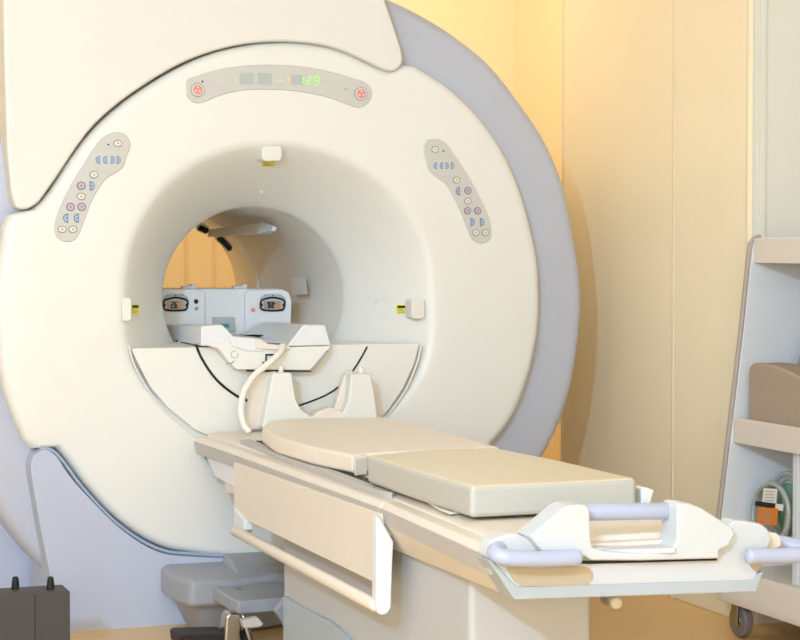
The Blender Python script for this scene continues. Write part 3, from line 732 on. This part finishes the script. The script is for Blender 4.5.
# ---------------------------------------------------------------- charcoal box
YX = -.95
bx = thing('charcoal_box', 'dark charcoal metal box with two short pins on top, beside the scanner base', 'box', (U(20, 640, 'y', YX).x, YX, 0))
pf0 = U(-40, 592, 'y', YX); pf1 = U(70, 591, 'y', YX)
pbk = U(61, 584.5, 'z', pf1.z)
print('box', pf0, pf1, pbk)
box('cabinet', (pf0.x, pf1.x-.0, YX, pbk.y, 0, pf1.z), 'darkbox', bx, .003)
xs = U(35, 610, 'y', YX).x
box('panel_gap', (xs-.0015, xs+.0015, YX-.0008, YX+.002, .01, pf1.z-.004), 'black', bx, 0)
for x in (15.5, 50.5):
    c = U(x, 589, 'z', pf1.z); hgt = U(x, 577, 'y', c.y).z
    tube('pin', [Vector((c.x, c.y, c.z-.003)), Vector((c.x, c.y, hgt-.003))], lambda t: .011-.004*max(0, t-.4), 'black', bx, seg=14, n=4)
# ---------------------------------------------------------------- cart
CY = YR-.14
crt = thing('storage_cart', 'white wheeled storage cart with sloping side panel and beige shelves beside the right wall', 'cart', (U(760, 600, 'y', CY).x, CY-.4, 0))
Cq = lambda x, y, yy=None: U(x, y, 'y', CY if yy is None else yy)
fb0 = Cq(716, 592); ft0 = Cq(753, 247)
XBK = XW+.52
o1 = [Cq(716, 592), Cq(722, 515), Cq(744, 330), Cq(751, 262), Cq(753.5, 244), Cq(757, 239), Cq(763, 237)]
side_o = o1+[Vector((XBK, CY, o1[-1].z)), Vector((XBK, CY, o1[0].z))]
prism('side_panel', side_o, 'y', CY, CY+.02, 'cart', crt, .002)
# edge band along the slope
tube('edge_band', [p+Vector((-.004, .01, 0)) for p in o1], .009, 'cartedge', crt, seg=8, smooth=False, cap=False)
prism('side_panel', [p+Vector((0, -1.1, 0)) for p in side_o], 'y', CY-1.1, CY-1.08, 'cart', crt, .002)
box('back_panel', (XBK-.015, XBK, CY-1.08, CY, o1[0].z, o1[-1].z), 'cart', crt, .001)
def xfront(z):
    P = sorted((p.z, p.x) for p in o1)
    for i in range(len(P)-1):
        if P[i][0] <= z <= P[i+1][0]: return lerp(P[i][1], P[i+1][1], (z-P[i][0])/(P[i+1][0]-P[i][0]))
    return P[0][1] if z < P[0][0] else P[-1][1]
def shelf(ytop, ybot, pxl, nm='shelf', ext=.0):
    a_ = Cq(pxl, ytop); c_ = Cq(pxl, ybot)
    xf = xfront((a_.z+c_.z)/2)+.004-ext
    s_ = box(nm, (xf+.02, XBK-.015, CY-1.08, CY, c_.z+.01, c_.z+.03), 'cartf', crt, .001)
    box('fascia', (xf, xf+.018, CY-1.08, CY-.0, c_.z, a_.z), 'cartf', s_, .003)
    return xf, c_.z+.03, a_.z
shelf(238.5, 263, 762)
xs2, zs2, zf2 = shelf(417.5, 442.5, 737)
# bottom tray
zb = Cq(716, 592).z
xb = Cq(716, 592).x
xtr = Cq(716, 592, CY+.04).x
tr = [Vector((xtr, 0, zb-.03)), Vector((xtr, 0, zb+.0)), Vector((xb+.05, 0, zb+.07)), Vector((XBK, 0, zb+.07)), Vector((XBK, 0, zb-.03))]
prism('bottom_tray', tr, 'y', CY-1.1, CY+.04, 'cartf', crt, .004)
# uprights
post = U(792, 560, 'x', xb+.08)
box('upright', (post.x, post.x+.02, post.y-.03, post.y, zb+.07, zs2-.02), 'cart', crt, .002)
def caster(x, y, root):
    w = cyl('wheel', (x, y, .052), .052, .028, 'x', 'wheel', root, bevel=.006)
    cyl('hub', (x, y, .052), .022, .034, 'x', 'metal', w, bevel=.002)
    for s_ in (-1, 1): box('fork', (x+s_*.022-.003, x+s_*.022+.003, y-.018, y+.018, .04, .125), 'metal', root, .002)
    box('mount', (x-.028, x+.028, y-.03, y+.03, .12, zb-.025), 'metal', root, .002)
cp_ = U(741, 637, 'z', 0); print('caster', cp_, 'zb', zb, 'xb', xb)
caster(cp_.x, cp_.y, crt); caster(XBK-.06, cp_.y, crt)
caster(cp_.x, cp_.y-.95, crt); caster(XBK-.06, cp_.y-.95, crt)
# cushion on middle shelf : profile in the YZ plane faces the room
xc = xs2+.03
cu = [U(*z, 'x', xc) for z in ((747.5, 417), (748.5, 372), (749.5, 366), (753, 363), (765, 364), (775, 366), (788, 371), (800, 377), (815, 385), (840, 392), (860, 420))]
for p in cu: p.z = max(p.z, zs2+.001)
for p in (cu[0], cu[-1]): p.z = zs2+.001
tag(prism('foam_wedge', cu, 'x', xc, xc+.10, 'cushion', None, .008), 'taupe foam wedge cushion with a curved top on the middle shelf of the white cart', 'cushion')
gw = [U(*z, 'x', xc+.12) for z in ((793, 371), (801, 350), (820, 335), (850, 350), (850, 420))]
gw = [Vector((p.x, p.y, max(p.z, zs2+.001))) for p in gw]
tag(prism('foam_block', gw, 'x', xc+.12, XBK-.05, 'dock', None, .008), 'grey foam block standing behind the taupe wedge on the white cart', 'cushion')
# bag of tubing with labels, on bottom shelf
xt = xb+.10
tb = thing('tubing_coil', 'coiled clear tubing with white, black and orange labels on the lower level of the cart', 'tubing', (xt, U(775, 540, 'x', xt).y, zb+.07))
zfl = zb+.071
def ell(cx, cy, rx, ry, xpl, n=20, a0=0, a1=2*PI):
    P = [U(cx+rx*math.cos(a0+(a1-a0)*i/n), cy+ry*math.sin(a0+(a1-a0)*i/n), 'x', xpl) for i in range(n+1)]
    for p in P: p.z = max(p.z, zfl+.008)
    return P
for j, (cx, cy, rx, ry, dx) in enumerate(((772, 515, 16.5, 32, 0), (773, 515, 14, 29, .015), (771, 514, 18, 30, -.012), (787, 507, 17, 34, .05), (789, 508, 14, 30, .06))):
    tube('tube_loop', ell(cx, cy, rx, ry, xt+dx), .0075, 'tubeclr', tb, seg=10, n=2, cap=False)
prism('teal_disc', ell(786, 510, 12, 27, xt+.07)[:-1], 'x', xt+.07, xt+.08, 'teal', tb, .002)
def lbl(q, m, dx, nm): return prism(nm, [U(*z, 'x', xt-dx) for z in q], 'x', xt-dx, xt-dx+.002, m, tb, 0)
w_ = lbl(((763.5, 488), (777, 489), (775.5, 505), (762, 503)), 'paper', .022, 'paper_label')
lbl(((755.5, 501), (775.5, 503.5), (775, 509), (755, 505.5)), 'black', .024, 'black_band')
lbl(((775.5, 503.5), (783, 504.5), (782.5, 511), (775, 509.5)), 'paper', .024, 'paper_label')
ol = lbl(((758, 507), (777.5, 508.5), (776, 526), (756.5, 524)), 'sorange', .026, 'orange_label')
for i in range(5):
    y = 511+i*2.7
    prism('label_print', [U(*z, 'x', xt-.0265) for z in ((760.5+i*-.2, y), (773.5-(i % 2)*3, y+1.0), (773.4-(i % 2)*3, y+1.8), (760.4, y+.8))], 'x', xt-.0268, xt-.026, 'cartedge', ol, 0)
for i in range(4):
    y = 491+i*3
    prism('label_print', [U(*z, 'x', xt-.0225) for z in ((765, y), (774, y+.6), (774, y+1.2), (765, y+.6))], 'x', xt-.0228, xt-.022, 'rim', w_, 0)
# ---------------------------------------------------------------- lamps
def area(name, loc, size, power, colr, tgt=None, size_y=None):
    l = bpy.data.lights.new(name, 'AREA'); l.energy = power; l.color = colr; l.shape = 'RECTANGLE'; l.size = size; l.size_y = size_y or size
    o = bpy.data.objects.new(name, l); COL.objects.link(o); o.location = loc
    d = (Vector(tgt)-Vector(loc)) if tgt else Vector((0, 0, -1))
    o.rotation_euler = d.to_track_quat('-Z', 'Y').to_euler(); return o
WARM = (1, .71, .36)
ROOM = (1, .955, .88)
def ceiling_lamp(x, y, w, d, power, c):
    t = thing('ceiling_lamp', 'square recessed ceiling lamp out of view above the room', 'lamp', (x, y, H), 'ceiling lamps above the room')
    box('frame', (x-w/2, x+w/2, y-d/2, y+d/2, H-.012, H-.0), 'white', t, 0)
    l = area('lamp_light', (x, y, H-.03), w, power, c, size_y=d)
    return t
ceiling_lamp(.9, 1.2, .8, .8, 42, WARM)
ceiling_lamp(-.9, 1.5, .8, .8, 50, WARM)
ceiling_lamp(-.6, -2.4, 1.2, 1.2, 14, ROOM)
ceiling_lamp(-3.2, -4.2, 1.2, 1.2, 75, ROOM)
ceiling_lamp(-1.6, -7.4, 1.6, 1.6, 150, ROOM)
wl = thing('added_fill_panel', 'wide soft fill panel added on the wall behind the camera, out of view', 'lamp', (-3.0, -10.08, 1.7))  # added fill source, unseen, there to brighten the bore
box('frame', (-4.6, -1.4, -10.1, -10.085, .85, 2.55), 'white', wl, 0)
area('added_fill_light', (-3.0, -10.06, 1.7), 3.0, 330, ROOM, (-3.0, 0, 1.7), size_y=1.6)
area('flash', (-3.4, -6.9, 2.7), .16, 300, (.42, .78, 1.25), (-.6, .4, 1.2))
w = bpy.data.worlds.new('w'); S.world = w; w.use_nodes = True
w.node_tree.nodes['Background'].inputs[0].default_value = (1, .93, .82, 1); w.node_tree.nodes['Background'].inputs[1].default_value = .2
S.view_settings.view_transform = 'Standard'; S.view_settings.look = 'None'; S.view_settings.gamma = 1
S.view_settings.exposure = -1.06; S.view_settings.use_curve_mapping = False
